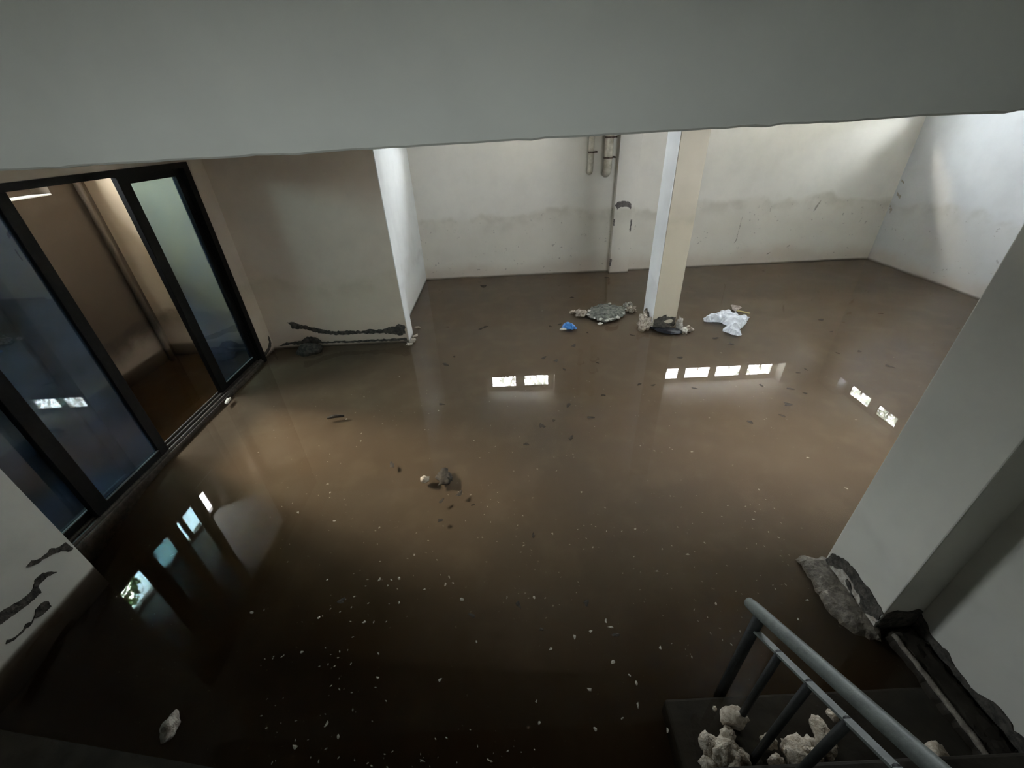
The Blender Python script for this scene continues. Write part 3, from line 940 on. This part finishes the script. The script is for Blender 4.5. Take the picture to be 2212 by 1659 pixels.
for i, ((x, y), k, lab) in enumerate(rub):
    big = (1.15, .9, 1.1)
    if lab and lab.startswith('long'):
        big = (.75, 1.35, 1.0)
    o = blob('plaster_chunk', (x, y, .0 + k * .75), (k * big[0], k * big[1], k * big[2]), 130 + i, M_CHUNK, None, i * .9, 3, .42, 2.6)
    tag(o, lab or ('pale crumbled plaster chunk in the heap left of the handrail' if x < .9 else 'pale crumbled plaster chunk in the heap under the handrail'), 'rubble', 'plaster chunks on the wet steps')

# ------------------------------------------------------------------ outside
gd = empty('garden_ground', 'pale concrete paving outside the high windows', 'ground')
boxo('paving', M_PAVE, gd, -14, 16, YB + .3, 18, 1.2, 1.85)
boxo('soil', M_SOIL, gd, XR + .3, 16, -8, YB + .3, 1.2, 1.85)
boxo('soil', M_SOIL, gd, 2.22, XR + .3, -8, 1.12, 1.2, 1.85)
boxo('paving', M_PAVE, gd, -14, FX - .28, -8, YB + .3, 1.2, 1.85)
boxo('soil', M_SOIL, gd, FX - .28, 2.2, -12, YREAR - .22, 1.2, 1.85)


def shrub(label, loc, rad, n, leafsize, mat, seed, hollow=.3):
    e = empty('garden_shrub', label, 'shrub')
    e.location = loc
    rng = random.Random(seed)
    bm = bmesh.new()
    for k in range(5):
        a = rng.uniform(0, 6.28)
        tip = Vector((math.cos(a) * rad[0] * .6, math.sin(a) * rad[1] * .6, rad[2] * rng.uniform(1.0, 1.6)))
        tube(bm, [(0, 0, 0), tip * .5 + Vector((rng.uniform(-.1, .1), rng.uniform(-.1, .1), 0)), tip], [.03, .02, .006], 6)
    obj('stem', bm, M_BARK, e)
    bm = bmesh.new()
    for k in range(n):
        while True:
            p = Vector((rng.uniform(-1, 1), rng.uniform(-1, 1), rng.uniform(-1, 1)))
            if hollow < p.length < 1 and noise.noise(p * 2.6 + Vector((seed, 0, 0))) > -.15:
                break
        p = Vector((p.x * rad[0], p.y * rad[1], (p.z + 1) * rad[2]))
        q = Matrix.Rotation(rng.uniform(0, 6.28), 3, 'Z') @ Matrix.Rotation(rng.uniform(0, 3.14), 3, 'X')
        s = leafsize * rng.uniform(.6, 1.3)
        bm.faces.new([bm.verts.new(p + q @ Vector(c) * s) for c in ((-.45, 0, 0), (0, -1, .1), (.45, 0, 0), (0, 1, -.1))])
    f = obj('foliage', bm, mat, e)
    f['kind'] = 'stuff'
    return e


shrub('pale leafy shrub outside the pair of windows in the back wall', (.6, 9.2, 1.85), (2.2, .7, 1.5), 1000, .08, M_GREY, 3, .1)
shrub('grey green shrub outside the last of the four back windows', (7.0, 9.9, 1.85), (.9, .7, 1.6), 350, .10, M_GREY, 4)
shrub('dense pale shrub outside the two windows of the right wall', (7.9, 6.1, 1.85), (.7, 1.9, 1.5), 2400, .085, M_GREY, 6, .1)
shrub('bright green shrub outside the side room window', (-6.3, 3.75, 1.85), (.5, .40, 1.15), 800, .07, M_GREEN, 7)

bm = bmesh.new()
box(bm, 9.2, 9.4, -6, 12, 1.85, 3.2)
bw = obj('dimming_wall', bm, M_FORE)  # added out of view to cut sky light at the right windows
tag(bw, 'grey unseen wall added outside to dim the windows of the right wall', 'wall')

eave = boxo('window_eave', M_FORE, None, 2.21, 4.2, .66, 1.13, ZC + .02, ZC + .1)  # added out of view to keep steep sky light off the floor
tag(eave, 'thin grey concrete eave added unseen outside to cut steep light into the front windows', 'eave')
